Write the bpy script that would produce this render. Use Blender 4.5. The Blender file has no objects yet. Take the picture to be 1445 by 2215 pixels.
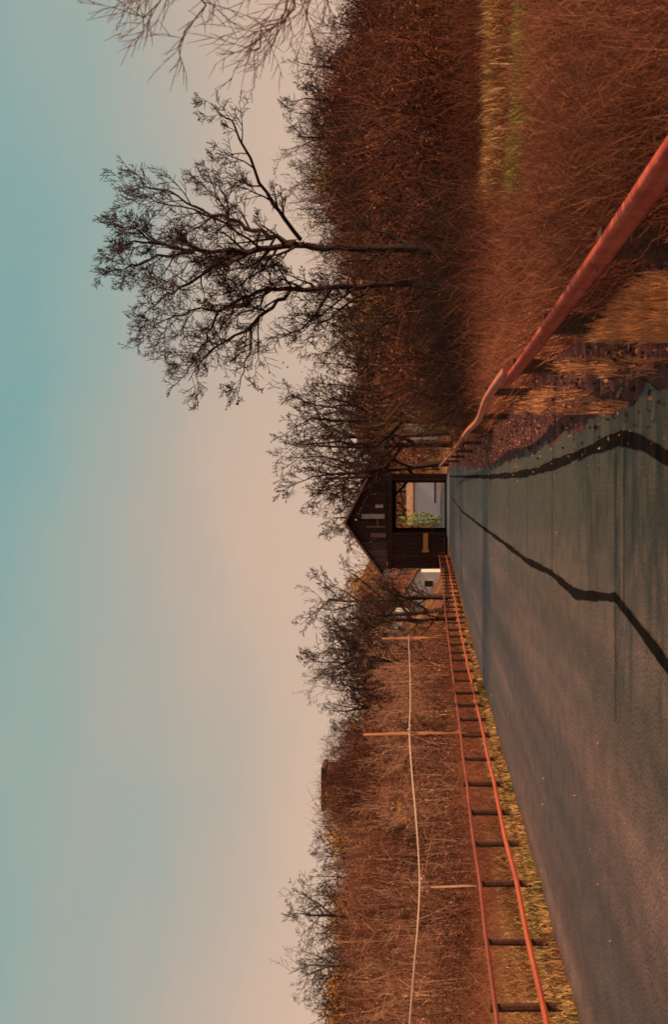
import bpy, math, random
import numpy as np
from mathutils import Vector, Matrix

# ------------------------------------------------------------------ camera, world, sun, exposure
sc = bpy.context.scene
C = sc.collection
F, CH = 2400.0, 1.75            # focal length in photograph pixels, eye height
VPX, VPY = 930.0, 1070.0        # where the road vanishes in the (turned) photograph

def at(px, py, Z):
    """photograph pixel (px = down-ness, py) at a depth of Z metres -> world point"""
    return Vector(((VPY - py) / F * Z, Z, CH - (px - VPX) / F * Z))

cam = bpy.data.cameras.new('camera')
cam.sensor_fit = 'VERTICAL'; cam.sensor_height = 36.0; cam.sensor_width = 24.0
cam.lens = 36.0 * F / 2215.0
cam.shift_x = -(VPX - 722.5) / 2215.0
cam.shift_y = (VPY - 1107.5) / 2215.0
cam.clip_end = 6000; cam.clip_start = 0.05
cam.dof.use_dof = True; cam.dof.focus_distance = 45; cam.dof.aperture_fstop = 4.0
camo = bpy.data.objects.new('camera', cam); C.objects.link(camo)
# the photograph is turned a quarter: the sky is on its left side
camo.matrix_world = Matrix(((0, 1, 0, 0), (0, 0, -1, 0), (-1, 0, 0, CH), (0, 0, 0, 1)))
sc.camera = camo

SUN_EL, SUN_AZ = math.radians(41), math.radians(92)     # azimuth clockwise from +Y: from the right, a touch ahead
wd = bpy.data.worlds.new('World'); sc.world = wd; wd.use_nodes = True
nt = wd.node_tree; N = nt.nodes; L = nt.links; N.clear()
out = N.new('ShaderNodeOutputWorld'); bg = N.new('ShaderNodeBackground')
sky = N.new('ShaderNodeTexSky'); sky.sky_type = 'NISHITA'; sky.sun_disc = False
sky.sun_elevation = SUN_EL; sky.sun_rotation = SUN_AZ
mul = N.new('ShaderNodeVectorMath'); mul.operation = 'SCALE'; mul.inputs[3].default_value = 0.10
L.new(sky.outputs[0], mul.inputs[0])
tc = N.new('ShaderNodeTexCoord'); sp = N.new('ShaderNodeSeparateXYZ'); L.new(tc.outputs['Generated'], sp.inputs[0])
nz = N.new('ShaderNodeTexNoise'); nz.inputs['Scale'].default_value = 2.6; nz.inputs['Detail'].default_value = 6
mpn = N.new('ShaderNodeMapping'); mpn.inputs['Scale'].default_value = (1, 1, 2.2); mpn.inputs['Location'].default_value = (0.35, 0.2, 0.1)
L.new(tc.outputs['Generated'], mpn.inputs[0]); L.new(mpn.outputs[0], nz.inputs['Vector'])
ma = N.new('ShaderNodeMath'); ma.operation = 'MULTIPLY_ADD'; ma.inputs[1].default_value = 0.26; ma.inputs[2].default_value = -0.14
L.new(nz.outputs[0], ma.inputs[0])
ad = N.new('ShaderNodeMath'); L.new(sp.outputs[2], ad.inputs[0]); L.new(ma.outputs[0], ad.inputs[1])
cr = N.new('ShaderNodeValToRGB'); L.new(ad.outputs[0], cr.inputs[0])
els = cr.color_ramp.elements
els[0].position = 0.0; els[0].color = (0.78, 0.49, 0.345, 1)
els[1].position = 0.36; els[1].color = (0.225, 0.40, 0.37, 1)
for p, c in ((0.12, (0.66, 0.455, 0.325, 1)), (0.21, (0.49, 0.42, 0.33, 1)), (0.29, (0.34, 0.42, 0.36, 1)), (0.6, (0.33, 0.33, 0.28, 1)), (1.0, (0.36, 0.33, 0.28, 1))):
    e = els.new(p); e.color = c
mx = N.new('ShaderNodeMix'); mx.data_type = 'RGBA'; mx.inputs[0].default_value = 0.88
L.new(mul.outputs[0], mx.inputs[6]); L.new(cr.outputs[0], mx.inputs[7])
L.new(mx.outputs[2], bg.inputs[0]); bg.inputs[1].default_value = 1.0
L.new(bg.outputs[0], out.inputs[0])

sl = bpy.data.lights.new('sun', 'SUN'); sl.energy = 5.0; sl.angle = math.radians(0.8); sl.color = (1.0, 0.71, 0.47)
so = bpy.data.objects.new('sun', sl); C.objects.link(so)
sdir = Vector((math.sin(SUN_AZ) * math.cos(SUN_EL), math.cos(SUN_AZ) * math.cos(SUN_EL), math.sin(SUN_EL)))
so.rotation_euler = (-sdir).to_track_quat('-Z', 'Y').to_euler(); so.location = (60, 0, 40)
sc.view_settings.view_transform = 'Standard'; sc.view_settings.look = 'None'
sc.view_settings.exposure = 0; sc.view_settings.gamma = 1
sc.render.engine = 'CYCLES'
sc.cycles.max_bounces = 4; sc.cycles.diffuse_bounces = 2; sc.cycles.glossy_bounces = 2
sc.cycles.filter_width = 1.7

rng = np.random.default_rng(7); random.seed(7)

# ------------------------------------------------------------------ helpers
def tag(o, label=None, cat=None, group=None, kind=None):
    if label: o['label'] = label
    if cat: o['category'] = cat
    if group: o['group'] = group
    if kind: o['kind'] = kind
    return o

def empty(name, loc, label, cat, group=None, rz=0):
    o = bpy.data.objects.new(name, None); C.objects.link(o)
    o.location = loc; o.rotation_euler = (0, 0, rz); o.empty_display_size = 0.2
    return tag(o, label, cat, group)

def np_mesh(name, V, polys):
    """polys: list of (m,k) int arrays"""
    me = bpy.data.meshes.new(name)
    V = np.ascontiguousarray(V, dtype=np.float32)
    me.vertices.add(len(V)); me.vertices.foreach_set('co', V.ravel())
    loops = np.concatenate([p.ravel() for p in polys]).astype(np.int32)
    tot = np.concatenate([np.full(len(p), p.shape[1]) for p in polys]).astype(np.int32)
    start = np.concatenate([[0], np.cumsum(tot)[:-1]]).astype(np.int32)
    me.loops.add(len(loops)); me.loops.foreach_set('vertex_index', loops)
    me.polygons.add(len(tot)); me.polygons.foreach_set('loop_start', start)
    try: me.polygons.foreach_set('loop_total', tot)
    except Exception: pass
    me.update(calc_edges=True); me.validate()
    return me

def obj(name, me, m=None, parent=None, loc=None):
    if m is not None and not me.materials: me.materials.append(m)
    o = bpy.data.objects.new(name, me); C.objects.link(o)
    if parent is not None: o.parent = parent
    if loc is not None: o.location = loc
    return o

def copy_tree(o, parent=None):
    c = o.copy(); C.objects.link(c); c.parent = parent
    for ch in list(o.children): copy_tree(ch, c)
    return c

class MB:
    """collects simple solids, built as one mesh"""
    def __init__(s): s.v = []; s.f = []
    def box(s, x0, x1, y0, y1, z0, z1):
        b = len(s.v)
        s.v += [(x, y, z) for z in (z0, z1) for y in (y0, y1) for x in (x0, x1)]
        for q in ((0, 2, 3, 1), (4, 5, 7, 6), (0, 1, 5, 4), (2, 6, 7, 3), (0, 4, 6, 2), (1, 3, 7, 5)):
            s.f.append(tuple(b + i for i in q))
    def prism(s, pts, y0, y1):
        """polygon of (x,z) points, extruded in y"""
        b = len(s.v); n = len(pts)
        s.v += [(x, y0, z) for x, z in pts] + [(x, y1, z) for x, z in pts]
        s.f.append(tuple(b + i for i in range(n))); s.f.append(tuple(b + n + i for i in reversed(range(n))))
        for i in range(n):
            j = (i + 1) % n; s.f.append((b + i, b + n + i, b + n + j, b + j))
    def tube(s, pts, rs, n=8, flat=1.0):
        b = len(s.v); pts = [Vector(p) for p in pts]
        for i, p in enumerate(pts):
            d = (pts[min(i + 1, len(pts) - 1)] - pts[max(i - 1, 0)]).normalized()
            a = d.cross(Vector((0, 0, 1)))
            if a.length < 1e-3: a = Vector((1, 0, 0))
            a.normalize(); c = a.cross(d).normalized()
            r = rs[i] if hasattr(rs, '__len__') else rs
            for k in range(n):
                t = 2 * math.pi * k / n
                q = p + a * (math.cos(t) * r * flat) + c * (math.sin(t) * r); s.v.append(tuple(q))
        for i in range(len(pts) - 1):
            for k in range(n):
                k2 = (k + 1) % n
                s.f.append((b + i * n + k, b + i * n + k2, b + (i + 1) * n + k2, b + (i + 1) * n + k))
        s.f.append(tuple(b + k for k in reversed(range(n)))); e = b + (len(pts) - 1) * n
        s.f.append(tuple(e + k for k in range(n)))
    def build(s, name, m, parent=None, smooth=False, loc=None):
        me = bpy.data.meshes.new(name); me.from_pydata(s.v, [], s.f); me.update()
        if smooth:
            for p in me.polygons: p.use_smooth = True
        return obj(name, me, m, parent, loc)

def sticks_mesh(name, p0, p1, r0, r1):
    p0 = np.asarray(p0, float); p1 = np.asarray(p1, float); r0 = np.asarray(r0, float); r1 = np.asarray(r1, float)
    d = p1 - p0; d /= (np.linalg.norm(d, axis=1)[:, None] + 1e-9)
    ref = np.where(np.abs(d[:, 2:3]) > 0.9, [[1., 0, 0]], [[0., 0, 1.]])
    a = np.cross(d, ref); a /= np.linalg.norm(a, axis=1)[:, None]; b = np.cross(d, a)
    n = len(p0); V = np.zeros((n, 6, 3))
    for k in range(3):
        t = 2 * math.pi * k / 3; o = a * math.cos(t) + b * math.sin(t)
        V[:, k] = p0 + o * r0[:, None]; V[:, 3 + k] = p1 + o * r1[:, None]
    base = (np.arange(n) * 6)[:, None]
    fs = np.concatenate([base + np.array([[k, (k + 1) % 3, 3 + (k + 1) % 3, 3 + k]]) for k in range(3)], 0)
    return np_mesh(name, V.reshape(-1, 3), [fs])

def blades_mesh(name, P, H, Wd, lean):
    """bent grass blades: P base, H height, Wd width, lean (n,2)"""
    n = len(P); ang = rng.uniform(0, math.pi, n)
    w = np.stack([np.cos(ang), np.sin(ang), np.zeros(n)], 1) * (Wd / 2)[:, None]
    up = np.zeros((n, 3)); up[:, 2] = H
    l3 = np.concatenate([lean, np.zeros((n, 1))], 1) * H[:, None]
    V = np.zeros((n, 5, 3))
    V[:, 0] = P - w; V[:, 1] = P + w
    V[:, 2] = P + w * .7 + up * .55 + l3 * .3; V[:, 3] = P - w * .7 + up * .55 + l3 * .3
    V[:, 4] = P + up + l3
    b = (np.arange(n) * 5)[:, None]
    return np_mesh(name, V.reshape(-1, 3), [b + np.array([[0, 1, 2, 3]]), b + np.array([[3, 2, 4]])])

def leaves_mesh(name, P, S):
    n = len(P); a = rng.normal(size=(n, 3)); a /= np.linalg.norm(a, axis=1)[:, None]
    c = np.cross(a, rng.normal(size=(n, 3))); c /= np.linalg.norm(c, axis=1)[:, None]
    a = a * S[:, None] * .5; c = c * S[:, None] * .3
    V = np.stack([P - a, P + c, P + a, P - c], 1)
    return np_mesh(name, V.reshape(-1, 3), [(np.arange(n) * 4)[:, None] + np.arange(4)[None]])

# ------------------------------------------------------------------ materials
def mat(name, cols, rough=0.8, scale=4.0, island=False, bump=0.0, bscale=30.0, stretch=(1, 1, 1), detail=5, metal=0.0, spec=0.3, obj_space=False):
    m = bpy.data.materials.new(name); m.use_nodes = True; t = m.node_tree; n = t.nodes; l = t.links
    p = n['Principled BSDF']; p.inputs['Roughness'].default_value = rough; p.inputs['Metallic'].default_value = metal
    p.inputs['Specular IOR Level'].default_value = spec
    g = n.new('ShaderNodeNewGeometry')
    mp = n.new('ShaderNodeMapping'); mp.inputs['Scale'].default_value = stretch
    if obj_space:
        q = n.new('ShaderNodeTexCoord'); l.new(q.outputs['Object'], mp.inputs[0])
    else: l.new(g.outputs['Position'], mp.inputs[0])
    z = n.new('ShaderNodeTexNoise'); z.inputs['Scale'].default_value = scale; z.inputs['Detail'].default_value = detail
    l.new(mp.outputs[0], z.inputs['Vector'])
    r = n.new('ShaderNodeValToRGB')
    if island:
        a = n.new('ShaderNodeMath'); a.operation = 'MULTIPLY_ADD'; a.inputs[1].default_value = 0.6
        b = n.new('ShaderNodeMath'); b.operation = 'MULTIPLY_ADD'; b.inputs[1].default_value = 1.0; b.inputs[2].default_value = -0.3
        l.new(z.outputs[0], b.inputs[0]); l.new(g.outputs['Random Per Island'], a.inputs[0]); l.new(b.outputs[0], a.inputs[2])
        l.new(a.outputs[0], r.inputs[0])
    else: l.new(z.outputs[0], r.inputs[0])
    e = r.color_ramp.elements; k = len(cols)
    lo, hi = (0.15, 0.85) if island else (0.28, 0.72)
    e[0].position = lo; e[0].color = (*cols[0], 1); e[1].position = hi; e[1].color = (*cols[-1], 1)
    for i in range(1, k - 1):
        q = e.new(lo + (hi - lo) * i / (k - 1)); q.color = (*cols[i], 1)
    l.new(r.outputs[0], p.inputs['Base Color'])
    if bump:
        z2 = n.new('ShaderNodeTexNoise'); z2.inputs['Scale'].default_value = bscale; z2.inputs['Detail'].default_value = 6
        l.new(mp.outputs[0], z2.inputs['Vector'])
        bm = n.new('ShaderNodeBump'); bm.inputs['Strength'].default_value = bump; bm.inputs['Distance'].default_value = 0.05
        l.new(z2.outputs[0], bm.inputs['Height']); l.new(bm.outputs[0], p.inputs['Normal'])
    return m

M_bark = mat('dark_bark', [(.022,.008,.005),(.05,.018,.010)], .9, 6, bump=.5)
M_twig = mat('dark_twig', [(.03,.012,.008),(.08,.03,.018)], .9, 1, island=True)
M_twig_far = mat('far_twig', [(.05,.025,.018),(.11,.06,.04)], .9, .3, island=True)
M_blurtwig = mat('reddish_twig', [(.20, .09, .06), (.34, .17, .12)], .8, 3, island=True)
M_pale = mat('pale_sapling_bark', [(.30,.12,.065),(.60,.29,.17)], .85, 2, island=True)
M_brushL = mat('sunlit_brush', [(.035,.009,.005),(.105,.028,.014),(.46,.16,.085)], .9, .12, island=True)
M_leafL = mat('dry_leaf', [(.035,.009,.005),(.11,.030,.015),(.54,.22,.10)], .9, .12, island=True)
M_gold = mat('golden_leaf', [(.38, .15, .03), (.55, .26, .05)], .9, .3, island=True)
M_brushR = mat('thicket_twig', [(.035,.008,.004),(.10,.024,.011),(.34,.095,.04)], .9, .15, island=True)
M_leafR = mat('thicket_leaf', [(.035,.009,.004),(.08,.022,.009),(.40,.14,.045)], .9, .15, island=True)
M_green_dark = mat('ivy_leaf', [(.07, .05, .014), (.16, .12, .03)], .8, .3, island=True)
M_weed = mat('dry_weed', [(.085,.020,.008),(.24,.062,.028),(.64,.24,.115)], .9, .35, island=True)
M_tan = mat('tan_grass', [(.18,.075,.026),(.72,.38,.14)], .9, .6, island=True)
M_green = mat('green_grass', [(.14,.13,.02),(.46,.42,.08)], .9, .5, island=True)
M_litgrass = mat('sunlit_dry_grass', [(.50, .15, .055), (.85, .38, .16)], .85, 3, island=True)
M_rail = mat('rust_red_paint', [(.30,.040,.022),(.46,.066,.034),(.56,.12,.07)], .8, 5, bump=.4, bscale=14, spec=.22)
M_rail2 = mat('rust_red_timber', [(.34, .06, .028), (.50, .10, .04)], .7, 1.5, bump=.2)
M_rail_top = mat('dull_red_timber', [(.20, .04, .022), (.31, .07, .035)], .7, 1.5, bump=.2)
M_post = mat('dark_post_wood', [(.05, .018, .010), (.10, .036, .02)], .9, 5, bump=.4)
M_pole = mat('weathered_pole', [(.28,.09,.04),(.50,.19,.085)], .85, 3, bump=.3, stretch=(4, 4, .5))
M_cable = mat('pale_cable', [(.60, .38, .27), (.68, .44, .32)], .6)
M_plank = mat('dark_weathered_plank', [(.032,.011,.008),(.06,.023,.017),(.10,.042,.032)], .85, 3, bump=.3, stretch=(3, 3, .3))
M_siding = mat('purple_grey_siding', [(.10,.046,.042),(.17,.085,.078),(.25,.13,.12)], .85, 1.2, island=True, bump=.3, stretch=(3, 3, .3))
M_lightboard = mat('bleached_board', [(.42,.28,.24),(.62,.44,.38)], .8, 3)
M_roof = mat('brown_shingle', [(.08, .03, .02), (.16, .07, .05)], .9, 2, bump=.4)
M_fascia = mat('worn_fascia', [(.22, .10, .075), (.34, .17, .13)], .8, 2)
M_orange = mat('orange_sign_face', [(.62, .24, .07), (.72, .32, .10)], .6, 3)
M_white = mat('pale_clapboard', [(.75,.66,.60),(.88,.80,.72)], .7, 1)
M_lilac = mat('lilac_grey_wall', [(.72,.64,.66),(.85,.76,.78)], .7, .6)
M_glass = mat('dark_pane', [(.02, .02, .025), (.03, .03, .035)], .1, spec=.6)
M_stone = mat('creek_stone', [(.14, .09, .06), (.30, .20, .15)], .8, 1.5, bump=.6)
M_redroof = mat('dark_red_metal', [(.10, .025, .015), (.15, .04, .025)], .5, 1)
M_near_black = mat('near_black', [(.006,.004,.003),(.014,.008,.006)], .95, 9, spec=.03)  # near-black of the dark road lines, painted shade streaks and joint
M_concrete = mat('bleached_concrete', [(.20, .16, .15), (.30, .24, .22)], .8, 3)
M_litter = mat('fallen_leaf', [(.34, .12, .045), (.62, .28, .11)], .8, 3, island=True)

# ground: brown litter with patches of tan and green grass, soil on the shoulder
def ground_mat():
    m = bpy.data.materials.new('ground_litter'); m.use_nodes = True; t = m.node_tree; n = t.nodes; l = t.links
    p = n['Principled BSDF']; p.inputs['Roughness'].default_value = .95; p.inputs['Specular IOR Level'].default_value = .1
    g = n.new('ShaderNodeNewGeometry')
    z = n.new('ShaderNodeTexNoise'); z.inputs['Scale'].default_value = 1.3; z.inputs['Detail'].default_value = 9; z.inputs['Roughness'].default_value = .7
    l.new(g.outputs['Position'], z.inputs['Vector'])
    r = n.new('ShaderNodeValToRGB'); l.new(z.outputs[0], r.inputs[0]); e = r.color_ramp.elements
    e[0].position = .3; e[0].color = (.09, .028, .014, 1); e[1].position = .72; e[1].color = (.26, .095, .042, 1)
    q = e.new(.5); q.color = (.16, .052, .024, 1)
    z2 = n.new('ShaderNodeTexNoise'); z2.inputs['Scale'].default_value = .06; z2.inputs['Detail'].default_value = 4
    l.new(g.outputs['Position'], z2.inputs['Vector'])
    r2 = n.new('ShaderNodeValToRGB'); l.new(z2.outputs[0], r2.inputs[0]); r2.color_ramp.elements[0].position = .52; r2.color_ramp.elements[1].position = .66
    mixn = n.new('ShaderNodeMix'); mixn.data_type = 'RGBA'; l.new(r2.outputs[0], mixn.inputs[0])
    l.new(r.outputs[0], mixn.inputs[6]); mixn.inputs[7].default_value = (.22, .13, .04, 1)
    l.new(mixn.outputs[2], p.inputs['Base Color'])
    bm = n.new('ShaderNodeBump'); bm.inputs['Strength'].default_value = .7; bm.inputs['Distance'].default_value = .1
    z3 = n.new('ShaderNodeTexNoise'); z3.inputs['Scale'].default_value = 14; z3.inputs['Detail'].default_value = 8
    l.new(g.outputs['Position'], z3.inputs['Vector']); l.new(z3.outputs[0], bm.inputs['Height']); l.new(bm.outputs[0], p.inputs['Normal'])
    return m

def road_mat():
    m = bpy.data.materials.new('worn_asphalt'); m.use_nodes = True; t = m.node_tree; n = t.nodes; l = t.links
    p = n['Principled BSDF']; p.inputs['Specular IOR Level'].default_value = .22
    g = n.new('ShaderNodeNewGeometry')
    def noise(s, st, d=5):
        mp = n.new('ShaderNodeMapping'); mp.inputs['Scale'].default_value = st; l.new(g.outputs['Position'], mp.inputs[0])
        z = n.new('ShaderNodeTexNoise'); z.inputs['Scale'].default_value = s; z.inputs['Detail'].default_value = d
        l.new(mp.outputs[0], z.inputs['Vector']); return z.outputs[0]
    def ramp(src, stops):
        r = n.new('ShaderNodeValToRGB'); l.new(src, r.inputs[0]); e = r.color_ramp.elements
        e[0].position, e[0].color = stops[0][0], (*stops[0][1], 1); e[1].position, e[1].color = stops[-1][0], (*stops[-1][1], 1)
        for a, b in stops[1:-1]:
            q = e.new(a); q.color = (*b, 1)
        return r.outputs[0]
    def mix(f, a, b, mode='MIX'):
        x = n.new('ShaderNodeMix'); x.data_type = 'RGBA'; x.blend_type = mode
        if isinstance(f, float): x.inputs[0].default_value = f
        else: l.new(f, x.inputs[0])
        l.new(a, x.inputs[6])
        if isinstance(b, tuple): x.inputs[7].default_value = (*b, 1)
        else: l.new(b, x.inputs[7])
        return x.outputs[2]
    tracks = ramp(noise(.8, (1, .03, 1), 4), [(.34, (.040, .020, .015)), (.5, (.080, .043, .032)), (.68, (.17, .085, .064))])
    patch = ramp(noise(.16, (1, .5, 1), 3), [(.42, (0, 0, 0)), (.62, (1, 1, 1))])
    c = mix(patch, tracks, (.060, .037, .029))
    # pavement blends to dark olive towards its right side
    s = n.new('ShaderNodeSeparateXYZ'); l.new(g.outputs['Position'], s.inputs[0])
    a = n.new('ShaderNodeMapRange'); a.inputs[1].default_value = -3.4; a.inputs[2].default_value = 0.0; l.new(s.outputs[0], a.inputs[0])
    a2 = n.new('ShaderNodeMath'); a2.operation = 'MULTIPLY'; a2.inputs[1].default_value = .75; l.new(a.outputs[0], a2.inputs[0])
    c = mix(a2.outputs[0], c, (.044, .036, .016))
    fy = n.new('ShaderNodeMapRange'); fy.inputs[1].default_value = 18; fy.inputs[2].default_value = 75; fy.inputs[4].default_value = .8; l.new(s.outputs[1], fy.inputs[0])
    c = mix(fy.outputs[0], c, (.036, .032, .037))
    grain = ramp(noise(38, (1, 1, 1), 4), [(.38, (.4, .4, .4)), (.62, (1.6, 1.6, 1.6))])
    blot = ramp(noise(3.5, (1, .6, 1), 8), [(.3, (.75, .75, .75)), (.7, (1.25, 1.25, 1.25))])
    c = mix(1.0, c, blot, 'MULTIPLY')
    c = mix(1.0, c, grain, 'MULTIPLY')
    l.new(c, p.inputs['Base Color'])
    r = n.new('ShaderNodeMapRange'); r.inputs[3].default_value = .42; r.inputs[4].default_value = .75; l.new(noise(.8, (1, .2, 1)), r.inputs[0]); l.new(r.outputs[0], p.inputs['Roughness'])
    bm = n.new('ShaderNodeBump'); bm.inputs['Strength'].default_value = .35; bm.inputs['Distance'].default_value = .01
    l.new(noise(45, (1, 1, 1), 6), bm.inputs['Height']); l.new(bm.outputs[0], p.inputs['Normal'])
    return m

# ------------------------------------------------------------------ terrain
def S(t):
    t = np.clip(t, 0, 1); return t * t * (3 - 2 * t)
def wob(x, y):
    return (np.sin(x * .31 + 1.3) * np.cos(y * .27) + .5 * np.sin(x * .83 + y * .61) + .35 * np.sin(y * 1.1 - x * .4))
def road_l(y): return -6.15 + 1.1 * S((y - 30) / 65) + 1.1 * S((y - 95) / 18)
def road_r(y): return .80 - .05 * S((y - 9) / 10) + 1.4 * S((y - 25) / 60) - .6 * S((y - 100) / 13)
def height(x, y):
    x = np.asarray(x, float); y = np.asarray(y, float)
    R = np.hypot(x, y)
    off = np.clip(np.maximum(-x - 6.9, x - 2.1), 0, None)       # distance outside the road corridor
    k = S(off / 3)
    z = -.03 + k * .13 * wob(x, y) - .0 * k
    z = z - .75 * S((-x - 8) / 5) + 7.2 * S((R - 46) / 52) * S((-x - 9) / 16)
    z = z - .30 * S((x - 2.4) / 3) + 5.6 * S((y - 37) / 34) * S((x - 6.5) / 12) * (1 - .35 * S((x / np.maximum(y, 1) - .34) / .1))
    z = z + 17 * S((R - 205) / 130) * (1 + .12 * np.sin(x * .03) + .05 * np.sin(x * .11))
    creek = np.exp(-((y - 120 - .12 * x) / 6.0) ** 4)
    z = z * (1 - creek) + creek * (-2.4)
    return z
def hz(x, y): return float(height(x, y))

def axis(spans):
    r = []
    for a, b, n in spans: r += list(np.linspace(a, b, n, endpoint=False))
    return np.array(r + [spans[-1][1]])
xs = axis([(-2500, -400, 8), (-400, -120, 20), (-120, -30, 60), (-30, -6.9, 40), (-6.9, 2.1, 8), (2.1, 30, 60), (30, 120, 50), (120, 400, 20), (400, 2500, 8)])
ys = axis([(-400, -10, 10), (-10, 40, 60), (40, 140, 130), (140, 360, 50), (360, 2500, 10)])
X, Y = np.meshgrid(xs, ys); Zt = height(X, Y)
nx, ny = len(xs), len(ys)
i = np.arange(nx - 1)[None] + (np.arange(ny - 1) * nx)[:, None]; i = i.reshape(-1, 1)
me = np_mesh('ground', np.stack([X.ravel(), Y.ravel(), Zt.ravel()], 1), [i + np.array([[0, 1, nx + 1, nx]])])
for p in me.polygons: p.use_smooth = True
g = obj('ground', me, ground_mat()); tag(g, kind='structure')

def strip(name, ylist, fl, fr, z, m, n=6, parent=None):
    V = []; Fc = []
    for y in ylist:
        a, b = float(fl(y)), float(fr(y))
        V += [(a + (b - a) * t / n, y, z) for t in range(n + 1)]
    for r in range(len(ylist) - 1):
        for t in range(n):
            o = r * (n + 1) + t; Fc.append((o, o + 1, o + n + 2, o + n + 1))
    me = bpy.data.meshes.new(name); me.from_pydata(V, [], Fc)
    return obj(name, me, m, parent)
yl = list(np.linspace(-12, 40, 260)) + list(np.linspace(41, 113, 50))
M_road = road_mat()
def rr(y): return road_r(y) + .05 * math.sin(y * 2.3) + .035 * math.sin(y * 5.7 + 1) + .02 * math.sin(y * 13) + random.uniform(-.012, .012)
def rl(y): return road_l(y) + .04 * math.sin(y * 1.9) + .03 * math.sin(y * 4.7 + 1)
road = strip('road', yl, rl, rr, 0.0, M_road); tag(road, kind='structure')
sh = strip('shoulder', yl, lambda y: road_r(y) - .25, lambda y: 2.05 + .08 * math.sin(y * 1.7) + .5 * S((y - 30) / 60), -.008,
           mat('reddish_soil', [(.035, .009, .008), (.075, .020, .018), (.19, .055, .035)], .8, 2.2, bump=.6, bscale=25, spec=.15), 5); tag(sh, kind='structure')
far_road = strip('road', list(np.linspace(127.02, 300, 40)), lambda y: -4.2 - .0009 * (y - 127) ** 2, lambda y: 1.8 - .0009 * (y - 127) ** 2, .0, M_road); tag(far_road, kind='structure')
for v in far_road.data.vertices:
    v.co.z = max(0.0, hz(v.co.x, v.co.y)) + .04
# bleached apron joint in front of the bridge, and its dark seam
def ground_pt(px, py):
    Z = F * CH / (px - VPX); return ((VPY - py) / F * Z, Z)
ap = strip('bridge_apron', [99.8, 106, 112.9], rl, rr, .005, mat('blue_grey_apron', [(.11, .105, .115), (.16, .15, .16)], .6, 1.2)); ap.parent = road
def seam(pts, w0, name='dark_line', jit=.006, z=.0095):
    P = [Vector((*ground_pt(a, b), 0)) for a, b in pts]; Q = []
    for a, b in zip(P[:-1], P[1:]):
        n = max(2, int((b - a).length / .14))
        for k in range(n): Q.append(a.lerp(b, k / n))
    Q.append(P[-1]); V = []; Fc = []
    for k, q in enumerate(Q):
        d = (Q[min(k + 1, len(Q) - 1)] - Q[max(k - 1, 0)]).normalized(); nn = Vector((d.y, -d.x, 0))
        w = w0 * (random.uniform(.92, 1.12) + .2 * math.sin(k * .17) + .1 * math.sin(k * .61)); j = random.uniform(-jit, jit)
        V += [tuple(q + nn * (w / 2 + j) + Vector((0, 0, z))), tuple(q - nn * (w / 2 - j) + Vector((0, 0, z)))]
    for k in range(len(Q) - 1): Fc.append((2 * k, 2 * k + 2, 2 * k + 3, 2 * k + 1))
    me = bpy.data.meshes.new(name); me.from_pydata(V, [], Fc); return obj(name, me, M_near_black, road)
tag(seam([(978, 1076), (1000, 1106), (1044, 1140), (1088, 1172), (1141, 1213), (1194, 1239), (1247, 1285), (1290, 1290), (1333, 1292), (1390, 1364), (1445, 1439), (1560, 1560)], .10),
    'jagged dark line running diagonally over the lane')  # near-black line laid flat on the lane
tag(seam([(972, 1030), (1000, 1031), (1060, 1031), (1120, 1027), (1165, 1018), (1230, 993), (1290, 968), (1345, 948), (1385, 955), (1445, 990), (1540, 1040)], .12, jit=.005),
    'wavy dark line near the right edge of the road')  # second near-black line, wavier and slightly wider
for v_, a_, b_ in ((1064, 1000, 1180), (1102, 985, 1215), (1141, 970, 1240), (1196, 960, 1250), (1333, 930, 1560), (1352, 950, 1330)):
    seam([(v_, a_ + (b_ - a_) * k / 8) for k in range(9)], .022, 'shade_streak', .015)  # streaks of tree shade drawn as thin dark strips across the road
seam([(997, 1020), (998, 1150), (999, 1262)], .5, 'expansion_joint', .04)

# creek under the bridge
me = bpy.data.meshes.new('creek_water'); me.from_pydata([(-60, 106, -1.5), (60, 120, -1.5), (60, 134, -1.5), (-60, 120, -1.5)], [], [(0, 1, 2, 3)])
cw = obj('creek_water', me, mat('creek_surface', [(.04, .03, .02), (.06, .045, .03)], .08, 1, bump=.1, bscale=3, spec=.6)); tag(cw, kind='structure')

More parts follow.
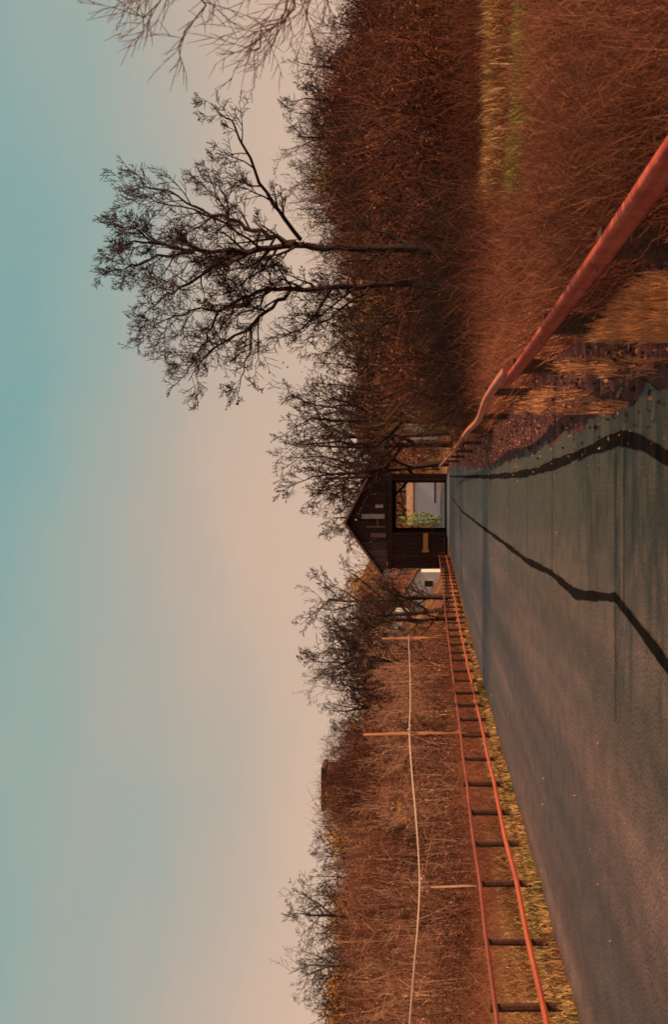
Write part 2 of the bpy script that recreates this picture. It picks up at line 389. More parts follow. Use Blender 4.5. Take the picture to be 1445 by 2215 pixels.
# ------------------------------------------------------------------ covered bridge
Y0, Y1 = 113.0, 127.0
OL, OR, OT = -3.9, 1.5, 5.6          # clear opening
BL, BR = -7.5, 2.15                  # body
AX, AZ = -2.85, 10.5                 # ridge
EL, ER, EZL, EZR = -8.1, 2.85, 6.75, 7.6
br = empty('covered_bridge', (0, 0, 0), 'dark weathered wooden covered bridge with gable portal at the end of the road', 'covered bridge')
b = MB(); b.box(BL, BR, Y0 + .3, Y1, -.5, .004); b.build('deck', M_plank, br)
for a, c in ((BL, BL + .25), (OL - .25, OL), (OR, OR + .2), (BR - .2, BR)):
    b = MB(); b.box(a, c, Y0 + .25, Y1, 0.01, 5.98); b.build('side_wall', M_plank, br)
for s0, y0, y1 in (('front', Y0, Y0 + .22), ('back', Y1, Y1 + .2)):
    b = MB()
    w = .26; x = BL
    while x < OL - .1:
        b.box(x, min(x + w - .03, OL), y0 + random.uniform(0, .04), y1, .05 + random.uniform(0, .12) + (.85 if x < BL + 1.0 else 0), 5.96); x += w
    x = OR
    while x < BR - .05:
        b.box(x, min(x + w - .03, BR), y0 + random.uniform(0, .04), y1, .05, 5.96); x += w
    tag(b.build('portal_plank', M_plank, br), kind='stuff')
    b = MB(); b.box(BL - .1, BR + .1, y0 - .12, y1 + .0, OT + .02, 6.02); b.build('lintel', M_plank, br)
    b = MB(); b.box(OL - .22, OL + .02, y0 - .1, y1 + .03, 0, OT); b.build('door_post', M_plank, br)
    b = MB(); b.box(OR - .02, OR + .22, y0 - .1, y1 + .03, 0, OT); b.build('door_post', M_plank, br)
    # gable boards of uneven length under the roof line
    b = MB(); b2 = MB(); x = EL + .45; k = 0
    while x < ER - .4:
        xm = x + .14; zt = (EZL + (xm - EL) / (AX - EL) * (AZ - EZL) if xm < AX else AZ + (xm - AX) / (ER - AX) * (EZR - AZ)) - .35
        if zt > 6.3 and not (-3.9 < xm < -2.6 and s0 == 'front'):
            (b if xm > -4.9 else b2).box(x, x + .26, y0 + random.uniform(-.03, .06), y1 - .02, 6.06 + random.uniform(0, .08), zt)
        x += .285; k += 1
    tag(b.build('gable_board', M_plank, br), kind='stuff'); tag(b2.build('gable_siding', M_siding, br), 'paler purplish siding on the left half of the gable', kind='stuff')
    # dark loft opening behind missing boards
    b = MB(); b.box(-3.95, -2.6, y0 + .1, y0 + .14, 6.05, 9.9); b.build('loft_panel', M_plank, br)
for x, w, z0, z1 in ((-2.45, .48, 6.35, 8.7), (-1.35, .34, 6.5, 7.3)):
    b = MB(); b.box(x, x + w, Y0 - .09, Y0 - .045, z0, z1); tag(b.build('pale_board', M_lightboard, br), 'bleached board nailed to the gable')
b = MB(); b.box(-3.3, -2.5, Y0 - .085, Y0 - .05, 7.0, 7.14); b.box(-3.35, -3.2, Y0 + .02, Y0 + .08, 6.3, 8.2); b.box(-4.35, -3.9, Y0 - .08, Y0 - .05, 6.2, 7.8)
tag(b.build('pale_batten', M_fascia, br), 'thin pale battens by the loft gap')
# roof slopes: shingle courses with real steps
def slope(x0, z0, x1, z1, name):
    n = 16; b = MB(); 
    for k in range(n):
        t0, t1 = k / n, (k + 1) / n + .01
        xa, za = x0 + (x1 - x0) * t0, z0 + (z1 - z0) * t0; xb, zb = x0 + (x1 - x0) * t1, z0 + (z1 - z0) * t1
        b.prism([(xa, za), (xb, zb - .035), (xb, zb - .10), (xa, za - .10)] if x1 > x0 else [(xb, zb - .035), (xa, za), (xa, za - .10), (xb, zb - .10)], Y0 - .7, Y1 + .7)
    return b.build(name, M_roof, br)
slope(EL, EZL, AX, AZ, 'roof_slope'); slope(ER, EZR, AX, AZ, 'roof_slope')
for (x0, z0, x1, z1) in ((EL, EZL, AX, AZ), (ER, EZR, AX, AZ)):
    b = MB(); b.prism([(x0, z0 + .03), (x1, z1 + .03), (x1, z1 - .24), (x0, z0 - .24)], Y0 - .78, Y0 - .71); b.build('rake_board', M_fascia, br)
b = MB()
for y in np.arange(Y0 + 1, Y1, 2.4):
    b.box(OL, OR, y, y + .2, OT - .02, OT + .2)
    for xx in (OL + .02, OR - .14):
        b.prism([(xx, 0.02), (xx + .12, 0.02), (xx + .12, OT), (xx, OT)], y, y + .2)
tag(b.build('truss_timber', M_plank, br), kind='stuff')
for y0, y1 in ((Y0 + .05, Y0 + 1.5), (Y1 - 1.5, Y1 - .05)):
    b = MB(); b.box(BL - .3, BR + .3, y0, y1, -2.8, -.52); b.build('abutment', M_stone, br)
# sign: orange board with a broad left end, beside the opening
sg = empty('orange_sign', (-5.0, Y0 - .3, 2.2), 'small orange sign board fixed left of the bridge opening', 'sign')
b = MB(); b.box(-.55, 1.1, -.02, .02, -.27, .22); b.build('sign_board', M_orange, sg)
b = MB(); b.box(-.85, -.56, -.025, .025, -.36, .32); b.build('end_board', M_orange, sg)
b = MB(); b.box(-.2, -.1, .02, .18, -.3, .3); b.build('bracket', M_plank, sg)

# ------------------------------------------------------------------ far buildings
def window(parent, x, y, z, w, h):
    b = MB(); b.box(x - w / 2 - .1, x + w / 2 + .1, y - .08, y - .01, z - .1, z + h + .1); f = b.build('window', M_white, parent)
    b = MB(); b.box(x - w / 2, x + w / 2, y - .11, y - .082, z, z + h); b.build('pane', M_glass, f)
def house(x, y, w, d, hw, hr, label, wall, roof, wins, name='house', cat='house', overhang=.4):
    z = min(hz(x - w / 2, y), hz(x + w / 2, y)); e = empty(name, (x, y, z), label, cat)
    b = MB(); b.prism([(-w / 2, -1), (w / 2, -1), (w / 2, hw), (0, hw + hr), (-w / 2, hw)], 0, d); b.build('wall', wall, e)
    b = MB()
    for s in (-1, 1):
        b.prism([(0, hw + hr + .25), (0, hw + hr + .03), (s * (w / 2 + overhang), hw - hr * overhang / (w / 2) + .03), (s * (w / 2 + overhang), hw - hr * overhang / (w / 2) + .25)], -.5, d + .5)
    b.build('roof', roof, e)
    for (wx, wz) in wins: window(e, wx, 0, wz, .9, 1.3)
    return e
bz = hz(-1.2, 184); e = empty('barn', (-1.2, 184, bz), 'pale lilac grey barn wall seen through the bridge opening', 'barn')
b = MB(); b.box(-3.5, 3.6, 0, 6, -1, 4.6 - bz); b.build('wall', M_lilac, e)
b = MB(); b.v += [(-3.9, -.4, 4.55 - bz), (4.0, -.4, 4.55 - bz), (4.0, 3, 5.7 - bz), (-3.9, 3, 5.7 - bz), (4.0, 6.4, 4.55 - bz), (-3.9, 6.4, 4.55 - bz), (-3.9, -.4, 4.4 - bz), (4.0, -.4, 4.4 - bz)]
b.f += [(0, 1, 2, 3), (3, 2, 4, 5), (0, 3, 5), (1, 4, 2), (6, 7, 1, 0)]; b.build('roof', mat('rusted_roof', [(.26, .12, .06), (.42, .22, .13)], .8, 1), e)
b = MB(); b.box(-.2, 3.5, -.08, -.004, .75 - bz, 1.0 - bz); b.build('base_rail', M_plank, e)
b = MB(); b.box(-3.52, -3.25, -.06, -.003, -.5, 4.39 - bz); b.build('corner_board', M_white, e)
house(-15.5, 172, 7, 7, 3.6, 2.0, 'pale clapboard house behind thin trees just left of the bridge', M_white, M_roof, [(-1.6, 1.2), (1.7, 1.2)])
house(-23.0, 190, 6, 6, 3.4, 1.6, 'small white house farther left behind the saplings', M_white, M_roof, [(0, 1.2)])
house(12.5, 175, 7, 6, 4.6, 1.6, 'white house behind the bare trees to the right of the bridge', M_white, M_roof, [(-2, 1.3), (1.5, 1.3)])
# flat roofed shed on the left ridge
p = at(740, 1707, 100); zb = hz(p.x, p.y)
e = empty('ridge_shed', (p.x, p.y, zb), 'low dark red flat-roofed shed on top of the left hill', 'shed')
hs = CH + (930 - 695) / F * 100 - zb
b = MB(); b.box(-1.75, 1.75, 0, 3, -1, hs - .35); b.build('wall', M_redroof, e)
b = MB(); b.box(-1.95, 1.95, -.2, 3.2, hs - .349, hs); b.build('roof', M_redroof, e)
b = MB(); b.box(-.4, .4, -.06, -.003, .2, hs - 1.0); b.build('door', M_plank, e)

# ------------------------------------------------------------------ left fence
fe = empty('roadside_fence', (-6.55, 20, 0), 'two-rail rusty red roadside fence on dark posts along the left verge', 'fence')
FX = lambda y: -6.45 + 1.0 * float(S((y - 35) / 60))
pys = []
for py in (2330, 2177, 2039, 1911, 1824, 1757, 1696, 1643, 1591): pys.append(F * 6.45 / (py - VPY))
step = 2.2
while pys[-1] < 96: pys.append(pys[-1] + step * random.uniform(.9, 1.08))
pys = [pys[0] - 2.2] + pys
tops = []
for y in pys:
    x = FX(y); h = .98 + random.uniform(-.03, .03); r = random.uniform(.05, .065); lx = random.uniform(-.025, .025)
    b = MB(); b.tube([(x, y, -.4), (x + lx * .5, y, h * .5), (x + lx, y, h)], [r * 1.1, r, r * .92], 8)
    b.build('post', M_post, fe, loc=(6.55, -20, 0)); tops.append((x + lx, y, h))
def rail_line(zf, r, m, name, dx, j):
    for k in range(0, len(tops) - 1, 3):
        seg = tops[k:k + 4]
        b = MB(); b.tube([(a[0] + dx + random.uniform(-j, j) * .5, a[1], zf(a)) for a in seg], r, 6); b.build(name, m, fe, loc=(6.55, -20, 0))
zj = {a[1]: random.uniform(-.012, .012) for a in tops}
rail_line(lambda a: .93 + zj[a[1]], .034, M_rail_top, 'top_rail', .075, .01)
rail_line(lambda a: .33 + zj[a[1]] * 1.5, .042, M_rail2, 'lower_rail', .085, .01)

# ------------------------------------------------------------------ right guard rail
gr = empty('guard_rail', (1.6, 10, 0), 'thick rust-red guard rail running along the right shoulder, near length', 'guard rail')
def cat_pts(lst): return [tuple(at(a, b2, F * x / (VPY - b2))) for a, b2, x in lst]
near = cat_pts([(1745, -60, 1.6), (1467, 320, 1.6), (1385, 435, 1.6), (1296, 560, 1.6), (1222, 660, 1.61), (1160, 745, 1.62), (1122, 795, 1.63), (1095, 828, 1.65)])
def smooth(pts, n=5):
    pts = [Vector(p) for p in pts]; Q = []
    for k in range(len(pts) - 1):
        pa, pb, pc, pd = pts[max(k - 1, 0)], pts[k], pts[k + 1], pts[min(k + 2, len(pts) - 1)]
        for q in range(n):
            t = q / n; Q.append(.5 * ((2 * pb) + (pc - pa) * t + (2 * pa - 5 * pb + 4 * pc - pd) * t * t + (3 * pb - pa - 3 * pc + pd) * t ** 3))
    return Q + [pts[-1]]
def beam(pts, name, m, parent, hh, hw, off):
    """rounded ribbed beam section swept along pts"""
    sec = [(-hw, -hh * .9), (-hw * .4, -hh), (hw * .5, -hh), (hw, -hh * .8), (hw, hh * .8), (hw * .5, hh), (-hw * .4, hh), (-hw, hh * .9), (-hw * 1.12, hh * .55), (-hw * .9, hh * .1), (-hw * .9, -hh * .1), (-hw * 1.12, -hh * .55)]
    P = smooth(pts); V = []; Fc = []; n = len(sec)
    for k, p in enumerate(P):
        d = (P[min(k + 1, len(P) - 1)] - P[max(k - 1, 0)]).normalized(); s = Vector((d.y, -d.x, 0)).normalized()
        for (a, z) in sec: V.append(tuple(p + s * a + Vector((0, 0, z)) - Vector(off)))
    for k in range(len(P) - 1):
        for j in range(n):
            j2 = (j + 1) % n; Fc.append((k * n + j, (k + 1) * n + j, (k + 1) * n + j2, k * n + j2))
    Fc.append(tuple(range(n))); Fc.append(tuple(reversed(range((len(P) - 1) * n, len(P) * n))))
    me = bpy.data.meshes.new(name); me.from_pydata(V, [], Fc)
    for q in me.polygons: q.use_smooth = len(q.vertices) == 4
    return obj(name, me, m, parent)
beam(near, 'rail_beam', M_rail, gr, .074, .036, gr.location)
b = MB(); q = Vector(near[-1]) - gr.location; b.tube([q + Vector((0, -.02, 0)), q + Vector((.01, .10, 0)), q + Vector((.03, .16, -.01))], [.072, .07, .04], 10, flat=.6); b.build('rounded_end', M_rail, gr, smooth=True)
for y in (4.2, 7.6, 11.4, 15.4):
    zz = CH - .0; 
    t = np.interp(y, [p[1] for p in near], [p[2] for p in near]); xr = np.interp(y, [p[1] for p in near], [p[0] for p in near])
    b = MB(); b.box(xr + .056 - 1.6, xr + .24 - 1.6, y - 10, y - 10 + .2, -.5, t - .03); b.build('post', M_post, gr)
    b = MB(); b.tube([(xr - .062 - 1.6, y + .07 - 10, t), (xr - .045 - 1.6, y + .07 - 10, t)], .016, 8); b.build('bolt', M_fascia, gr)
g2 = empty('guard_rail', (1.7, 30, 0), 'thinner bent guard rail continuing from the kink to the covered bridge', 'guard rail')
farr = cat_pts([(1098, 800, 1.70), (1078, 826, 1.69), (1052, 866, 1.65), (1035, 909, 1.65), (1012, 933, 1.67), (996, 955, 1.66), (980, 979, 1.68), (965, 995, 1.8), (952, 1008, 1.85)])
beam(farr, 'rail_beam', mat('faded_salmon_paint', [(.48, .11, .055), (.62, .21, .12)], .7, 1.5, spec=.2), g2, .062, .045, g2.location)
for y in (19, 25, 31, 38, 46, 55, 64):
    t = np.interp(y, [p[1] for p in farr], [p[2] for p in farr]); xr = np.interp(y, [p[1] for p in farr], [p[0] for p in farr])
    b = MB(); b.box(xr + .05 - 1.7, xr + .17 - 1.7, y - 30, y - 30 + .13, -.5, t + .03); b.build('post', M_post, g2)
# broken pale timber by the bridge end of the rail
p0 = at(968, 915, 60); e = empty('leaning_timber', (p0.x, p0.y, hz(p0.x, p0.y)), 'pale broken timber leaning in the weeds by the right end of the bridge', 'timber')
b = MB(); b.tube([(0, 0, -.2), (.15, 0, .7), (.5, .1, 1.25)], [.14, .13, .10], 8); b.build('timber_baulk', M_fascia, e)
b = MB(); b.tube([(-1.7, .3, .1), (-.6, .1, .55), (.1, 0, .62)], [.10, .10, .09], 8); b.build('cross_piece', M_fascia, e)

# ------------------------------------------------------------------ utility poles and the slack cable
def pole(py, Z, vtop, r, label, m=M_pole, cable_v=None):
    x = (VPY - py) / F * Z; zb = hz(x, Z); h = CH + (930 - vtop) / F * Z - zb
    e = empty('utility_pole', (x, Z, zb), label, 'pole')
    b = MB(); b.tube([(0, 0, -.4), (.01, 0, h * .5), (-.05, 0, h)], [r, r * .9, r * .7], 10); b.build('pole_shaft', m, e, smooth=True)
    b = MB(); b.tube([(-.04, 0, h), (-.04, 0, h + .06)], [r * .8, r * .3], 10); b.build('pole_cap', M_post, e)
    if cable_v:
        zc = CH + (930 - cable_v) / F * Z - zb
        b = MB(); b.box(.02, .24, -r - .12, -r + .02, zc - .06, zc - .02); b.tube([(.12, -r - .08, zc - .03), (.12, -r - .08, zc + .05)], .03, 6); b.build('insulator', M_cable, e)
    return e
pole(1586, 31, 785, .052, 'tall sunlit orange-brown pole rising behind the fence on the left', cable_v=885)
pole(1380, 62, 826, .085, 'slimmer pole nearer the bridge behind the fence', cable_v=884)
pole(1917, 30, 908, .035, 'short thin pale pole under the slack cable', M_pale, cable_v=909)
pts = []
for (v, y, Z) in ((884, 1380, 62), (887, 1450, 49), (888, 1520, 39), (886, 1586, 31), (892, 1680, 28.5), (901, 1780, 27), (908, 1900, 26), (904, 2000, 25), (897, 2080, 24.5), (885, 2230, 24), (870, 2400, 23.5)):
    pts.append(at(v, y, Z))
Q = []
for k in range(len(pts) - 1):
    pa, pb, pc, pd = pts[max(k - 1, 0)], pts[k], pts[k + 1], pts[min(k + 2, len(pts) - 1)]
    for s in range(6):
        t = s / 6; Q.append(.5 * ((2 * pb) + (pc - pa) * t + (2 * pa - 5 * pb + 4 * pc - pd) * t * t + (3 * pb - pa - 3 * pc + pd) * t ** 3))
Q.append(pts[-1])
b = MB(); b.tube(Q, .019, 5); o = b.build('slack_cable', M_cable); tag(o, 'pale slack cable strung between poles in front of the left hillside', 'cable')

# ------------------------------------------------------------------ bare trees
class Tree:
    def __init__(s, seed): s.r = np.random.default_rng(seed); s.T = []; s.K = []
    def add(s, a, b, r0, r1, lvl): (s.T if lvl <= 1 else s.K).append((*a, *b, r0, r1))
    def grow(s, p, d, Ln, r, lvl, maxl, up=.12, wander=.2, kids=6, spread=.9, ratio=.5):
        n = max(2, min(7, int(3 + Ln * 1.2))) if lvl < maxl else 2
        st = Ln / n; P = [np.array(p, float)]; D = np.array(d, float)
        rads = [r * (1 - .75 * k / n) for k in range(n + 1)]; Ds = []
        for k in range(n):
            D = D + s.r.normal(0, wander, 3); D[2] += up; D /= np.linalg.norm(D)
            q = P[-1] + D * st; s.add(P[-1], q, rads[k], rads[k + 1], lvl); P.append(q); Ds.append(D.copy())
        if lvl < maxl: s.kids_on(P, Ds, rads, Ln, lvl, maxl, up, wander, kids, spread, ratio)
        return P
    def kids_on(s, P, Ds, rads, Ln, lvl, maxl, up, wander, kids, spread, ratio, t0=.22, sub=None):
        for c in range(kids):
            t = t0 + (1 - t0) * (c + s.r.uniform(0, 1)) / kids
            f = t * len(Ds); k = min(int(f), len(Ds) - 1); w = f - k
            q = P[k] * (1 - w) + P[k + 1] * w; D = Ds[k]
            a = np.cross(D, s.r.normal(size=3)); a /= np.linalg.norm(a) + 1e-9
            nd = D * (1 - spread * .45) + a * spread; nd /= np.linalg.norm(nd)
            s.grow(q, nd, Ln * ratio * s.r.uniform(.6, 1.25) * (1.15 - .5 * t), max(rads[k] * .55, .003), lvl + 1, maxl, up, wander, sub if sub else max(3, kids - 1), spread, ratio)
    def limb(s, pts, r0, r1, maxl, lvl=1, kids=10, Ln=3.0, **kw):
        kids = int(kids * 1.3); Ln *= kw.get('grow', 1.22)
        P = [np.array(p, float) for p in pts]; Q = []
        for k in range(len(P) - 1):
            for j in range(3):
                w = j / 3; Q.append(P[k] * (1 - w) + P[k + 1] * w + s.r.normal(0, .035, 3) * (k + j > 0))
        Q.append(P[-1]); n = len(Q) - 1
        rads = [r0 + (r1 - r0) * k / n for k in range(n + 1)]; Ds = []
        for k in range(n):
            s.add(Q[k], Q[k + 1], rads[k], rads[k + 1], lvl); d = Q[k + 1] - Q[k]; Ds.append(d / np.linalg.norm(d))
        s.kids_on(Q, Ds, rads, Ln / kw.get('ratio', .5), lvl, maxl, kw.get('up', .09), kw.get('wander', .13), kids, kw.get('spread', .78), kw.get('ratio', .52), kw.get('t0', .1), sub=kw.get('sub', 7))
    def meshes(s, minr=0.0):
        r = []
        for A, nm in ((s.T, 'trunk'), (s.K, 'crown')):
            A = np.array(A); r.append(sticks_mesh(nm, A[:, 0:3], A[:, 3:6], np.maximum(A[:, 6], minr), np.maximum(A[:, 7], minr * .6)))
        return r
    def place(s, name, loc, label, mt, mk, minr=0.0, group=None, cat='tree'):
        a, c = s.meshes(minr); e = empty(name, loc, label, cat, group)
        obj('trunk', a, mt, e); obj('crown', c, mk, e); return e

# hero pair of bare trees on the right
Zh = 34.0
xh = (VPY - 540) / F * Zh; zh = hz(xh, Zh); o0 = Vector((xh, Zh, zh))
def hp(v, y, dz=0.0): return tuple(at(v, y, Zh) * 1.0 + Vector((0, dz, 0)) - o0)
T = Tree(3)
mainT = [hp(1110, 547), hp(1000, 545), hp(900, 542), hp(800, 538), hp(700, 532), hp(640, 530), hp(560, 538), hp(500, 543), hp(430, 545), hp(350, 528), hp(290, 520), hp(245, 545)]
T.limb(mainT, .19, .02, 4, 0, kids=13, Ln=1.5, t0=.42, ratio=.55)
T.limb([hp(640, 524), hp(580, 505, .4), hp(520, 480, .8), hp(470, 450, 1.0), hp(400, 425, 1.2), hp(350, 390, 1.3), hp(290, 380, 1.2)], .10, .02, 4, 1, 12, 1.35)
T.limb([hp(650, 520), hp(610, 470, -.5), hp(575, 420, -1.0), hp(545, 345, -1.4), hp(520, 300, -1.6), hp(480, 265, -1.7)], .085, .015, 4, 1, 9, .95)
T.limb([hp(480, 455, 1.0), hp(475, 410, 1.4), hp(450, 370, 1.6), hp(430, 320, 1.9)], .05, .01, 4, 1, 8, .9)
T.limb([hp(500, 545), hp(440, 575, .5), hp(370, 610, 1.0), hp(325, 632, 1.4), hp(285, 660, 1.5)], .075, .015, 4, 1, 11, 1.25)
T.limb([hp(420, 545), hp(350, 565, -.6), hp(300, 590, -1.0), hp(260, 605, -1.2)], .06, .012, 4, 1, 6, 1.0)
T.limb([hp(560, 536), hp(500, 500, -1), hp(440, 480, -1.5), hp(370, 470, -1.8), hp(320, 450, -2)], .05, .01, 4, 1, 7, 1.1)
T.limb([hp(600, 534), hp(560, 560, 1.2), hp(500, 590, 2), hp(440, 610, 2.4)], .05, .01, 4, 1, 7, 1.1)
T.limb([hp(350, 528), hp(300, 495, .3), hp(265, 480, .6)], .05, .012, 4, 1, 4, .9)
T.limb([hp(560, 538), hp(500, 570, -.9), hp(430, 590, -1.5), hp(400, 640, -1.9)], .05, .01, 4, 1, 9, 1.0)
T.limb([hp(900, 540), hp(860, 500, .8), hp(790, 470, 1.3), hp(740, 430, 1.6)], .06, .012, 4, 1, 8, 1.1)
T.limb([hp(850, 542), hp(800, 570, -.8), hp(740, 590, -1.3)], .05, .012, 4, 1, 8, 1.1)
for lvt in (.0,):
    ta = T.place('bare_tree', o0, 'tallest bare tree with one straight trunk and branches reaching left and right over the thicket', M_bark, M_twig, .011)
T = Tree(5)
T.limb([hp(1115, 600, 1), hp(1020, 607, 1), hp(900, 600, 1), hp(800, 604, 1), hp(700, 608, 1), hp(620, 612, 1), hp(570, 608, 1.2), hp(520, 622, 1.4), hp(450, 655, 1.6)], .15, .05, 4, 0, 9, 1.3, t0=.4)
T.limb([hp(450, 655, 1.6), hp(425, 700, 1.8), hp(395, 745, 2.1), hp(370, 790, 2.4)], .05, .012, 4, 1, 10, 1.0)
T.limb([hp(450, 655, 1.6), hp(395, 650, 1.4), hp(340, 680, 1.2), hp(310, 700, 1)], .045, .012, 4, 1, 9, 1.0)
T.limb([hp(620, 615, 1), hp(585, 660, .6), hp(540, 705, .2), hp(490, 740, -.2), hp(450, 775, -.5), hp(420, 830, -.8)], .08, .015, 4, 1, 13, 1.1)
T.limb([hp(540, 705, .2), hp(530, 760, .6), hp(510, 810, 1), hp(495, 850, 1.2)], .04, .01, 4, 1, 8, .7)
T.limb([hp(570, 608, 1.2), hp(540, 640, 1.9), hp(480, 650, 2.5), hp(440, 660, 2.8)], .05, .01, 4, 1, 9, .95)
T.limb([hp(800, 604, 1), hp(750, 660, .2), hp(700, 700, -.4), hp(660, 720, -.8)], .06, .012, 4, 1, 10, 1.1)
T.limb([hp(930, 602, 1), hp(860, 660, 1.6), hp(800, 700, 2.2), hp(760, 760, 2.6)], .06, .012, 4, 1, 10, 1.1)
T.place('bare_tree', o0, 'bare tree with slimmer trunk left of the tallest one, limbs forking out toward the road', M_bark, M_twig, .011)

# generic bare trees, unit-ish height about 8 m
def generic(seed, h=8.0, lean=.04, kids=7, upt=.10, spread=.8, fork=True):
    t = Tree(seed); r = t.r
    P = t.grow((0, 0, -.3), (r.normal(0, lean), r.normal(0, lean), 1), h * .78, h * .024, 0, 4, upt, .09, kids + 2, spread, .46)
    if fork: t.grow(P[len(P) // 2], (r.normal(0, .3), r.normal(0, .3), 1), h * .5, h * .010, 1, 4, upt, .15, kids, spread, .5)
    return t
protos = []
for k, (sd, kd, sp_) in enumerate(((11, 6, .8), (12, 6, .95), (13, 7, .7), (14, 5, .85), (15, 6, 1.0))):
    t = generic(sd, kids=kd, spread=sp_); a, c = t.meshes(.012)
    top = max(v.co.z for v in c.vertices); protos.append((a, c, top))
mats_done = {}
def inst(k, key, mt, mk):
    if (k, key) not in mats_done:
        a, c, top = protos[k]; a = a.copy(); c = c.copy(); a.materials.append(mt); c.materials.append(mk); mats_done[(k, key)] = (a, c, top)
    return mats_done[(k, key)]
def tree_at(py, Z, vtop, k, label, key='near', group=None, rz=None, name='bare_tree', wide=1.0):
    x = (VPY - py) / F * Z; zb = hz(x, Z); h = CH + (930 - vtop) / F * Z - zb
    mt, mk = {'near': (M_bark, M_twig), 'far': (M_twig_far, M_twig_far), 'pale': (M_pale, M_pale), 'brush': (M_bark, M_brushR)}[key]
    a, c, top = inst(k, key, mt, mk); s = h / top
    e = empty(name, (x, Z, zb), label, 'tree', group, rz if rz is not None else random.uniform(0, 6.28)); e.scale = (s * wide, s * wide, s)
    obj('trunk', a, None, e); obj('crown', c, None, e); return e
R_trees = [
 (905, 78, 570, 0, 'dark bare tree with upright trunk right of the bridge, first beyond the guard rail bend', 1.0),
 (1003, 104, 575, 2, 'bare tree growing tight against the right side of the bridge portal', .9),
 (962, 92, 600, 1, 'bare forked tree between the upright roadside tree and the bridge', .9),
 (850, 66, 615, 3, 'bare tree whose low crown spreads above the kink in the guard rail', .9),
 (790, 58, 650, 4, 'twisted bare tree with a broad tangle left of the slim-trunked tall tree', 1.0),
 (730, 50, 665, 0, 'dark bare tree overlapping the left limbs of the slim-trunked tall tree', .9),
 (670, 48, 655, 2, 'bare tree standing just behind the slim-trunked tall tree', .9),
 (820, 72, 720, 1, 'short bare tree low in the thicket above the guard rail kink', 1.2),
 (640, 44, 690, 1, 'dark bare tree with low branches left of the slim-trunked tall tree, in the thicket edge', 1.2),
 (700, 62, 640, 3, 'taller bare tree in the tangle between the slim-trunked tree and the bridge trees', 1.1),
 (765, 68, 700, 2, 'lower bare tree inside the tangle above the guard rail kink', 1.2),
 (870, 84, 640, 4, 'dense bare tree crown beside the upright tree near the bridge', 1.1),
 (935, 110, 610, 0, 'slim bare tree directly behind the upright tree near the bridge', 1.0),
 (1030, 118, 620, 1, 'bare tree leaning behind the right eave of the bridge', 1.0),
 (1060, 200, 655, 4, 'bare tree showing above the right slope of the bridge roof', 1.0),
 (1108, 202, 662, 1, 'bare tree showing just right of the bridge ridge', 1.0),
 (1150, 196, 690, 0, 'bare tree showing just left of the bridge ridge', .9),
 (460, 60, 590, 3, 'bare tree in the dark thicket right of the tallest tree', .9),
 (380, 62, 598, 0, 'bare tree behind the thicket with a clump of golden leaves below it', .9),
 (300, 60, 590, 1, 'bare tree on the right hill above the tan field strip', 1.0),
 (220, 60, 600, 2, 'bare tree near the top of the right hill', 1.0),
 (150, 60, 610, 4, 'bare tree on the right hill close to the edge of the wood', 1.0),
 (80, 60, 650, 3, 'bare tree at the far right end of the dark wood', 1.0),
 (20, 62, 690, 1, 'rightmost low bare tree of the dark wood', 1.0),
]
for (py, Z, vt, k, lb, w) in R_trees: tree_at(py, Z, vt, k, lb, 'near' if Z < 120 else 'far', 'bare trees on the right side', wide=w)
L_trees = [
 (1205, 150, 730, 3, 'small bare tree at the left eave of the bridge roof', 1.1, 'far'),
 (1287, 108, 628, 0, 'bare tree rising above the ridge, first left of the bridge', 1.0, 'far'),
 (1345, 105, 690, 1, 'low bare tree on the ridge above the slimmer pole', 1.1, 'far'),
 (1405, 100, 640, 2, 'rounded bare tree on the ridge left of the slimmer pole', 1.0, 'far'),
 (1450, 98, 655, 4, 'bare tree in the middle of the rounded ridge clump', 1.1, 'far'),
 (1510, 96, 628, 3, 'bare tree with a forked top between the two poles', .8, 'far'),
 (1560, 95, 700, 1, 'low bare tree on the ridge just right of the tall orange pole', 1.0, 'far'),
 (1620, 96, 692, 0, 'low bare tree between the tall orange pole and the ridge shed', 1.0, 'far'),
 (1785, 96, 672, 2, 'rounded bare tree just left of the ridge shed', 1.2, 'far'),
 (1850, 95, 665, 4, 'bare tree in the clump left of the ridge shed', 1.1, 'far'),
 (1900, 93, 650, 1, 'thin leaning bare tree left of the rounded clump', .8, 'far'),
 (1985, 84, 600, 0, 'tall bare tree with arching branches above the golden shrubs', 1.35, 'far'),
 (2060, 82, 585, 3, 'tallest bare tree on the left ridge', 1.3, 'far'),
 (2120, 88, 640, 2, 'bare tree beside the tallest ridge tree', 1.0, 'far'),
 (2190, 86, 645, 1, 'leftmost bare tree of the ridge', 1.0, 'far'),
]
